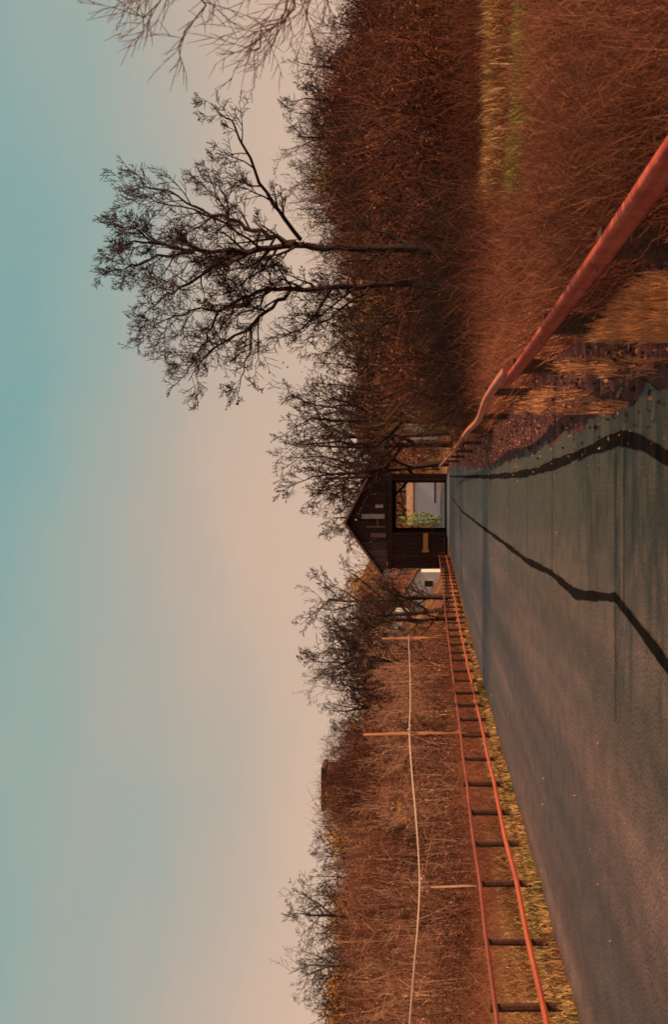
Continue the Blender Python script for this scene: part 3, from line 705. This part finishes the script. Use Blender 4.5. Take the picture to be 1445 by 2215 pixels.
L_trees += [(1320, 106, 668, 3, 'bare tree on the ridge between the first ridge tree and the rounded clump', 1.1, 'far'),
 (1380, 101, 665, 0, 'bare tree on the right edge of the rounded ridge clump', 1.2, 'far'), (1428, 99, 670, 1, 'bare tree inside the rounded ridge clump', 1.2, 'far'), (1475, 97, 690, 0, 'lower bare tree on the left edge of the rounded clump', 1.2, 'far'),
 (1535, 96, 680, 4, 'small bare tree left of the forked ridge tree', 1.1, 'far'), (1590, 96, 705, 2, 'small bare tree directly above the tall orange pole', 1.2, 'far'), (1650, 97, 705, 3, 'small bare tree right beside the ridge shed', 1.1, 'far'),
 (1765, 97, 690, 1, 'small bare tree touching the left end of the ridge shed', 1.2, 'far'), (1820, 96, 668, 0, 'dense bare tree in the middle of the clump left of the shed', 1.3, 'far'), (1875, 94, 690, 3, 'low bare tree on the left edge of the clump beyond the shed', 1.2, 'far'),
 (1945, 92, 650, 2, 'bare tree right of the arching tree above golden shrubs', 1.0, 'far'), (2020, 89, 640, 4, 'bare tree between the arching tree and the tallest ridge tree', 1.2, 'far'), (2090, 88, 625, 0, 'bare tree overlapping the tallest ridge tree from the left', 1.0, 'far'), (2155, 87, 660, 4, 'low bare tree near the left end of the ridge', 1.2, 'far')]
for (py, Z, vt, k, lb, w, key) in L_trees: tree_at(py, Z, vt, k, lb, key, 'bare trees along the left ridge', wide=w)
for (py, Z, vt, k, lb) in ((1340, 75, 820, 1, 'dark spreading tree low on the hillside beside the slimmer pole'), (1430, 70, 730, 4, 'dark forked tree on the hillside between the two poles'),
                           (1290, 85, 780, 2, 'dark thin-trunked tree in front of the pale house left of the bridge'), (1640, 60, 860, 0, 'dark leaning sapling behind the fence left of the tall orange pole')):
    tree_at(py, Z, vt, k, lb, 'near', 'dark trees low on the left hillside', wide=1.1)
for k in range(16):
    tree_at(random.uniform(1400, 2240), random.uniform(48, 80), random.uniform(760, 880), random.randrange(5), 'small dark-barked tree standing in the brush of the left hillside', 'near', 'small dark trees on the left hillside', wide=.9)
for k in range(46):
    Z = random.uniform(52, 88); py = max(random.uniform(1270, 2260), VPY + 10.5 / Z * F)
    tree_at(py, Z, random.uniform(765, 860), random.randrange(5), 'pale sunlit sapling among the brush of the left hillside', 'pale', 'pale saplings on the left hillside', name='sapling', wide=.75)

# near tree outside the right edge whose branch tips hang into the corner
Zn = 6.0; on = Vector((4.3, 6.2, hz(4.3, 6.2)))
def npz(v, y, dy=0): return tuple(at(v, y, Zn) + Vector((0, dy, 0)) - on)
T = Tree(21)
T.limb([(0, 0, -.3), (.02, 0, 1.0), (-.05, 0, 2.2), (.05, 0, 3.6), (.1, .1, 5.2)], .06, .02, 3, 0, 6, 1.1, t0=.5)
for a in ([(900, -560), (760, -200), (620, -60), (560, 40), (535, 100)], [(820, -420), (700, -100), (600, 0), (520, 70)], [(740, -330), (560, -120), (440, 0), (360, 60)],
          [(640, -420), (480, -200), (380, -60), (300, 20)], [(860, -400), (760, -120), (700, -10), (665, 50)], [(560, -400), (430, -200), (330, -60), (260, 0)]):
    T.limb([npz(v, y, random.uniform(-.3, .3) * (j > 0)) for j, (v, y) in enumerate(a)], .014, .003, 3, 1, 12, .34, up=.12, spread=.5, wander=.12, t0=.3, sub=4)
T.place('bare_tree', on, 'blurred reddish branches reaching in at the upper right corner, beyond the guard rail', M_blurtwig, M_blurtwig, .0022)
# slender trees beside the camera, out of frame, which throw the streaks of shade over the road
for k, (x, y, h) in enumerate(((5.6, 8.4, 7), (6.6, 9.3, 8), (6.0, 10.0, 6.5), (8.4, 7.6, 9), (7.2, 11.0, 7.5), (9.5, 12.2, 10), (5.4, 6.7, 5))):
    zb = hz(x, y); a, c, top = inst(k % 5, 'near', M_bark, M_twig); s = h / top
    if (VPY - 0) / F * y > x - .4: continue
    e = empty('bare_tree', (x, y, zb), 'slender bare tree just outside the right edge, throwing streaks of shade over the road', 'tree', 'slender trees beside the viewpoint', k * 1.3); e.scale = (s * .55, s * .55, s)
    obj('trunk', a, None, e); obj('crown', c, None, e)

# ------------------------------------------------------------------ thickets and weeds (nobody could count them)
def shrubs(P, Hs, nst, wid, lean=.35, thick=.012, twigs=3):
    """P (n,3) shrub bases -> stick arrays"""
    n = len(P); idx = np.repeat(np.arange(n), nst); m = len(idx)
    ba = P[idx] + np.concatenate([rng.normal(0, 1, (m, 2)) * (wid[idx] * .35)[:, None], np.zeros((m, 1))], 1)
    ba[:, 2] -= .1
    h = Hs[idx] * rng.uniform(.45, 1.1, m); dr = np.concatenate([rng.normal(0, lean, (m, 2)), np.ones((m, 1))], 1)
    mid = ba + dr * (h * .5)[:, None]; dr2 = dr + np.concatenate([rng.normal(0, lean * .8, (m, 2)), np.zeros((m, 1))], 1); tip = mid + dr2 * (h * .5)[:, None]
    th = thick * rng.uniform(.6, 1.4, m) * np.maximum(Hs[idx] / 3, .5)
    A = [(ba, mid, th, th * .7), (mid, tip, th * .7, th * .3)]
    for k in range(twigs):
        w = rng.uniform(.1, .95, m)[:, None]; s = mid * (1 - w) + tip * w
        d = np.concatenate([rng.normal(0, .7, (m, 2)), rng.uniform(.1, 1.1, (m, 1))], 1)
        A.append((s, s + d * (h * rng.uniform(.12, .3, m))[:, None], th * .5, th * .25))
    return [np.concatenate([a[j] for a in A]) for j in range(4)], mid, tip, h
def sample(n, pa, pb, Za, Zb, power=1.0):
    Z = Za + (Zb - Za) * rng.uniform(0, 1, n) ** power; py = rng.uniform(pa, pb, n); x = (VPY - py) / F * Z
    return x, Z, py
def base(x, y): return np.stack([x, y, height(x, y)], 1)

# left hillside
x, y, py = sample(2300, 1235, 2330, 44, 112); ok = (x < -9.5) & ~((py < 1350) & (y > 58) & (rng.uniform(0, 1, 2300) < .92)) & (np.sin(x * .21 + 1) * np.cos(y * .17) + np.sin(x * .47 + y * .33) * .6 + rng.normal(0, .5, 2300) > -.55) & (np.abs(y - 120 - .12 * x) > 7); x, y = x[ok], y[ok]
qx, qy, _ = sample(130, 1595, 1772, 86, 97); x = np.concatenate([x, qx]); y = np.concatenate([y, qy])
P = base(x, y); n = len(P); Hs = rng.uniform(1.4, 3.4, n); Hs = np.where(VPY - x / y * F < 1350, Hs * .6, Hs); Hs[-130:] = rng.uniform(3.9, 4.9, 130)
A, mid, tip, h = shrubs(P, Hs, 9, np.full(n, 2.2), .22, .014, 3)
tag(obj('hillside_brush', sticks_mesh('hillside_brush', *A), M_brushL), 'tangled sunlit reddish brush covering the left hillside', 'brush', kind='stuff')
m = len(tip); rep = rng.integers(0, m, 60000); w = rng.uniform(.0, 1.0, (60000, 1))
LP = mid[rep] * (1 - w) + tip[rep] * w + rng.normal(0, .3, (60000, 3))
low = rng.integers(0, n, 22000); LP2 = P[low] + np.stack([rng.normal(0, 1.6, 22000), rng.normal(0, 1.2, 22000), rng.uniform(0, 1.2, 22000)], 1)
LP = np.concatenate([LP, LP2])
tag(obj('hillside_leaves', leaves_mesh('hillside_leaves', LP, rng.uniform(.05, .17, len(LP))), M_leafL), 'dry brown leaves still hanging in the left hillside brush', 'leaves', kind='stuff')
sx, sy, _ = sample(2600, 1250, 2300, 46, 98); ok = sx < -10; SP = base(sx[ok], sy[ok]); k = len(SP)
A, _, _, _ = shrubs(SP, rng.uniform(1.6, 3.9, k), 1, np.full(k, 1.0), .13, .024, 2)
tag(obj('pale_stems', sticks_mesh('pale_stems', *A), M_pale), 'countless thin pale sunlit stems standing in the left hillside brush', 'stems', kind='stuff')
# golden shrubs on the left ridge and behind the bridge
GP = []
for (pa, pb, v, Z, k) in ((1925, 2060, 745, 92, 2600), (1790, 1850, 742, 95, 1100), (2090, 2260, 730, 88, 2400), (1700, 1790, 725, 97, 500), (1235, 1300, 775, 150, 1800), (1700, 1790, 880, 60, 90)):
    q = rng.uniform(pa, pb, k); c = rng.integers(0, 9, k); zc = rng.uniform(-1, 1, 9); cx = np.linspace(pa, pb, 9)
    yy = Z + rng.normal(0, 1.6, k); xx = (VPY - (cx[c] * .6 + q * .4)) / F * yy; zz = CH + (930 - v) / F * yy + rng.normal(0, .55, k) * (Z / 95) + zc[c] * .3
    GP.append(np.stack([xx, yy, zz], 1))
GP = np.concatenate(GP)
tag(obj('golden_foliage', leaves_mesh('golden_foliage', GP, rng.uniform(.12, .30, len(GP))), M_gold), 'golden yellow shrubs in patches along the left ridge', 'shrubs', kind='stuff')

# right dark thicket
x, y, py = sample(1700, -40, 1000, 37, 76); ok = (x > 4.2) & ~((y < 40) & (py < 430)); x, y, py = x[ok], y[ok], py[ok]
P = base(x, y); n = len(P); Hs = rng.uniform(2.4, 4.9, n) * np.where(py > 800, .75, 1.0) * np.where(py < 120, .75, 1.0) * np.where((py > 868) & (py < 950), .28, 1.0)
A, mid, tip, h = shrubs(P, Hs, 9, np.full(n, 2.4), .3, .018, 3)
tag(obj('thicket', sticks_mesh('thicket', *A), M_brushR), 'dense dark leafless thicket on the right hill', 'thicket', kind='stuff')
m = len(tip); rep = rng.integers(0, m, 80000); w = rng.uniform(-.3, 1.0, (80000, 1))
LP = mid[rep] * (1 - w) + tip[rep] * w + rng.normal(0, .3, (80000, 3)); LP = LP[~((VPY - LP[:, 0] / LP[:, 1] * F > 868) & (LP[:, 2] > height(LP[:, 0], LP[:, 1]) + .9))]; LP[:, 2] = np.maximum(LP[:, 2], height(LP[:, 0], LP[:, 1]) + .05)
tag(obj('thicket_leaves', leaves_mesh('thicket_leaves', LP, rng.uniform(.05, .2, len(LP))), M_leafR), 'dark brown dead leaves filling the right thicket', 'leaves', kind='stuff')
x, y, py = sample(1100, -60, 1010, 27, 40); ok = (x > 2.3) & ((py > 440) | (y > 36)) & (y > 29 + 3 * np.sin(x * .7)) & (py < 868); P = base(x[ok], y[ok]); k = len(P)
A, _, _, _ = shrubs(P, rng.uniform(.6, 2.2, k), 9, np.full(k, 1.2), .4, .010, 4)
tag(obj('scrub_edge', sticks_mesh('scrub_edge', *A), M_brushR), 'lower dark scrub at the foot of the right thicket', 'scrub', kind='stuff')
# ivy green and golden leaf clumps among the bare trees
GP = []
for (v, q, Z, k, s) in ((690, 385, 55, 160, .3), (820, 660, 44, 700, 1.0), (770, 740, 52, 700, 1.1), (930, 690, 44, 500, 1.0), (880, 820, 60, 400, 1.2)):
    c = at(v, q, Z); GP.append(np.array(c)[None] + rng.normal(0, s, (k, 3)))
GP = np.concatenate(GP)
tag(obj('ivy_clumps', leaves_mesh('ivy_clumps', GP, rng.uniform(.08, .2, len(GP))), mat('olive_leaf', [(.16, .10, .02), (.34, .20, .05)], .9, .4, island=True)), 'olive and yellow leaf clumps hanging among the bare trees on the right', 'leaves', kind='stuff')

# far wood on the hills beyond the bridge
x = rng.uniform(-150, 150, 1500); y = rng.uniform(205, 300, 1500); P = base(x, y); Hs = rng.uniform(3, 7, 1500)
A, mid, tip, h = shrubs(P, Hs, 5, np.full(1500, 4.0), .3, .05, 3)
tag(obj('far_wood', sticks_mesh('far_wood', *A), M_brushL), 'reddish autumn wood on the hill beyond the bridge', 'wood', kind='stuff')
rep = rng.integers(0, len(tip), 26000)
LP = tip[rep] + rng.normal(0, 1.0, (26000, 3))
tag(obj('far_leaves', leaves_mesh('far_leaves', LP, rng.uniform(.3, .8, len(LP))), M_leafL), 'russet foliage of the wood beyond the bridge', 'leaves', kind='stuff')

# right foreground weeds behind the guard rail
def weeds(name, n, pa, pb, Za, Zb, h0, h1, w0, m, label, xmin=1.85, power=1.5, leanv=.35, zmax=None):
    x, y, py = sample(n, pa, pb, Za, Zb, power); ok = (x > xmin) & ~((y > 20.5) & (y < 37) & (py < 425 + 30 * np.sin(y * 2)) & (rng.uniform(0, 1, n) < .72)); x, y = x[ok], y[ok]
    P = base(x, y); k = len(P); cl = .65 + .35 * np.sin(x * 2.1 + np.sin(y * 1.3) * 2) * np.cos(y * 1.7)
    tag(obj(name, blades_mesh(name, P, rng.uniform(h0, h1, k) * cl, rng.uniform(.5, 1.3, k) * w0 * np.maximum(y / 12, .6), rng.normal(0, leanv, (k, 2))), m), label, 'weeds', kind='stuff')
weeds('dry_weeds', 90000, -60, 1000, 4.5, 36, .18, .75, .012, M_weed, 'dense reddish brown dry weeds behind the right guard rail', leanv=.5)
x, y, py = sample(2600, -60, 960, 6.5, 38, 1.2); ok = (x > 2.2) & ~((y > 19) & (py < 430)); P = base(x[ok], y[ok]); k = len(P)
A, mid, tip, h = shrubs(P, rng.uniform(.5, 1.3, k), 6, np.full(k, .5), .45, .006, 3)
tag(obj('bramble', sticks_mesh('bramble', *A), M_weed), 'thin brambles and stalks standing in the weeds right of the road', 'brambles', kind='stuff')
def band(name, n, va, vb, pa, pb, h0, h1, w, m, label, cat='grass', xf=None):
    v = rng.uniform(va, vb, n); q = rng.uniform(pa, pb, n); Z = F * (CH + .35) / (v - VPX); x = (VPY - q) / F * Z
    if xf is not None:
        ok = xf(x, Z); x, Z = x[ok], Z[ok]
    ok = np.sin(x * 1.7 + Z * .6) + np.sin(x * .73 + 2 + Z) + rng.normal(0, .5, len(x)) > .1; x, Z = x[ok], Z[ok] + rng.normal(0, .7, ok.sum()); P = base(x, Z); k = len(P)
    tag(obj(name, blades_mesh(name, P, rng.uniform(h0, h1, k), rng.uniform(.6, 1.2, k) * w, rng.normal(0, .3, (k, 2))), m), label, cat, kind='stuff')
band('tan_field_grass', 6500, 1084, 1104, -60, 440, .25, .7, .05, M_tan, 'strip of pale tan grass at the foot of the right hill')
band('green_field_grass', 8000, 1128, 1160, -60, 430, .2, .5, .04, M_green, 'strip of green grass in front of the tan grass on the right')
# left verge grass behind and under the fence
xf = lambda x, z: x < -6.3
x = rng.uniform(-7.6, -6.2, 26000); y = 8 + 80 * rng.uniform(0, 1, 26000) ** 1.6; P = base(x, y); P[:, 2] = np.minimum(P[:, 2], 0)
tag(obj('verge_grass', blades_mesh('verge_grass', P, rng.uniform(.05, .24, 26000), rng.uniform(.01, .022, 26000) * np.maximum(y / 15, 1), rng.normal(0, .4, (26000, 2))), M_tan), 'tan grass growing along the foot of the left fence', 'grass', kind='stuff')
x = rng.uniform(-7.4, -6.15, 7000); y = 8 + 40 * rng.uniform(0, 1, 7000); P = base(x, y); sel = np.sin(y * 1.1) + np.sin(y * .37 + 1) > .3; P = P[sel]
tag(obj('verge_green_grass', blades_mesh('verge_green_grass', P, rng.uniform(.05, .2, len(P)), rng.uniform(.012, .03, len(P)), rng.normal(0, .3, (len(P), 2))), M_green), 'tufts of yellow-green grass at the fence foot', 'grass', kind='stuff')
# tussocky field behind the fence, in rows
n = 52000; rowi = rng.integers(0, 9, n); x = -9.2 - rng.uniform(0, 1, n) * 9; y = 16 + rowi * 1.9 + rng.normal(0, .25, n) + (x + 9) * -.1; P = base(x, y)
sel = rng.uniform(0, 1, n) < .55
tag(obj('field_tussocks', blades_mesh('field_tussocks', P[sel], rng.uniform(.1, .42, sel.sum()), rng.uniform(.02, .05, sel.sum()), rng.normal(0, .3, (sel.sum(), 2))), M_tan), 'rows of tan tussocks in the field behind the left fence', 'grass', kind='stuff')
tag(obj('field_green', blades_mesh('field_green', P[~sel], rng.uniform(.08, .3, (~sel).sum()), rng.uniform(.02, .05, (~sel).sum()), rng.normal(0, .3, ((~sel).sum(), 2))), M_green), 'green grass among the tussocks behind the left fence', 'grass', kind='stuff')
# reddish scrub filling the dip behind the fence
x = -8.2 - rng.uniform(0, 1, 5000) ** 1.3 * 26; y = rng.uniform(14, 60, 5000); ok = (y > 36) | (x > -9.2) ; P = base(x[ok], y[ok]); k = len(P)
A, mid, tip, h = shrubs(P, rng.uniform(.5, 1.5, k), 7, np.full(k, .9), .4, .008, 3)
tag(obj('fence_scrub', sticks_mesh('fence_scrub', *A), M_weed), 'low reddish scrub in the dip behind the left fence', 'scrub', kind='stuff')
# sunlit tufts on the right shoulder, in clumps between bare soil
CP = []
for (pa, pb, va, vb, k) in ((615, 700, 1300, 1600, 1500), (700, 735, 1230, 1600, 900), (785, 805, 1200, 1420, 300), (845, 885, 1110, 1220, 900), (475, 520, 1420, 1560, 500), (868, 885, 1260, 1320, 120), (600, 720, 1240, 1600, 1200)):
    k = int(k * 1.6); cc = rng.uniform(pa - 8, pb + 8, 26); q = cc[rng.integers(0, 26, k)] + rng.normal(0, 2.5, k); e1 = rng.uniform(-90, 60, 26); e2 = rng.uniform(-160, 60, 26); ci = rng.integers(0, 26, k); q = cc[ci] + rng.normal(0, 3.0, k); v = va + e1[ci] + rng.uniform(0, 1, k) * np.maximum(vb + e2[ci] - va - e1[ci], 20); Z = F * CH / (v - VPX); xx = (VPY - q) / F * Z; ok = (xx < 1.75) & (xx > road_r(Z) - .05); CP.append(np.stack([xx, Z, np.zeros(k)], 1)[ok])
CP = np.concatenate(CP)
tag(obj('shoulder_grass', blades_mesh('shoulder_grass', CP, rng.uniform(.04, .20, len(CP)), rng.uniform(.006, .016, len(CP)), rng.normal(0, .15, (len(CP), 2))), M_litgrass), 'sunlit orange dry grass in clumps on the soil under the guard rail', 'grass', kind='stuff')
# scattered leaves on the road and shoulder
n = 260; y = 6 + 30 * rng.uniform(0, 1, n) ** 1.5; x = np.where(rng.uniform(0, 1, n) < .75, rng.uniform(.2, 1.7, n), rng.uniform(-6, .6, n))
tag(obj('fallen_leaves', leaves_mesh('fallen_leaves', np.stack([x, y, np.full(n, .02)], 1), rng.uniform(.02, .05, n)), M_litter), 'fallen leaves scattered over the road and its right shoulder', 'leaves', kind='stuff')
n = 4200; y = 6 + 70 * rng.uniform(0, 1, n) ** 1.9; x = road_r(y) + np.where(y > 40, .25, .5) + rng.normal(0, .32, n)
tag(obj('leaf_litter', leaves_mesh('leaf_litter', np.stack([x, y, rng.uniform(.003, .02, n)], 1), rng.uniform(.02, .08, n)), mat('brown_litter', [(.05, .015, .008), (.16, .05, .025), (.50, .20, .09)], .9, 2, island=True)), 'brown leaf litter gathered on the soil beside the right road edge', 'leaves', kind='stuff')
x, y, py = sample(420, 480, 860, 31, 38, 1.0); P = base(x, y); ok = x > 2.6; P = P[ok]; k = len(P)
A, _, _, _ = shrubs(P, rng.uniform(1.0, 3.0, k), 7, np.full(k, 1.3), .4, .012, 4)
tag(obj('tangle', sticks_mesh('tangle', *A), M_bark), 'dark tangled branches around the feet of the tall bare trees', 'branches', kind='stuff')
# green bush by the barn beyond the bridge, and lawn patches
def bush(v, q, Z, s, k, label, m):
    c = at(v, q, Z); zb = hz(c.x, c.y); e = empty('bush', (c.x, c.y, zb), label, 'bush')
    hh = c.z - zb; Pn = rng.normal(0, 1, (k, 3)); Pn /= np.linalg.norm(Pn, axis=1)[:, None]; Pn *= rng.uniform(.5, 1, (k, 1)) ** .4 * (1 + .2 * np.sin(Pn[:, :1] * 7))
    LPn = Pn * np.array([s, s, hh]) + np.array([0, 0, hh]); obj('foliage', leaves_mesh('foliage', LPn, rng.uniform(.15, .35, k)), m, e)
    b = MB(); b.tube([(0, 0, -.2), (.05, 0, hh * .8)], [.12, .06], 6); b.build('stem', M_bark, e)
M_bush = mat('fresh_green_leaf', [(.16, .20, .03), (.34, .38, .07)], .8, .5, island=True)
bush(912, 1124, 168, 1.15, 1300, 'yellow-green bush seen through the bridge opening', M_bush)
bush(908, 912, 120, 1.2, 1400, 'yellow-green bush showing between trunks right of the bridge', M_bush)
print('objects', len(bpy.data.objects))
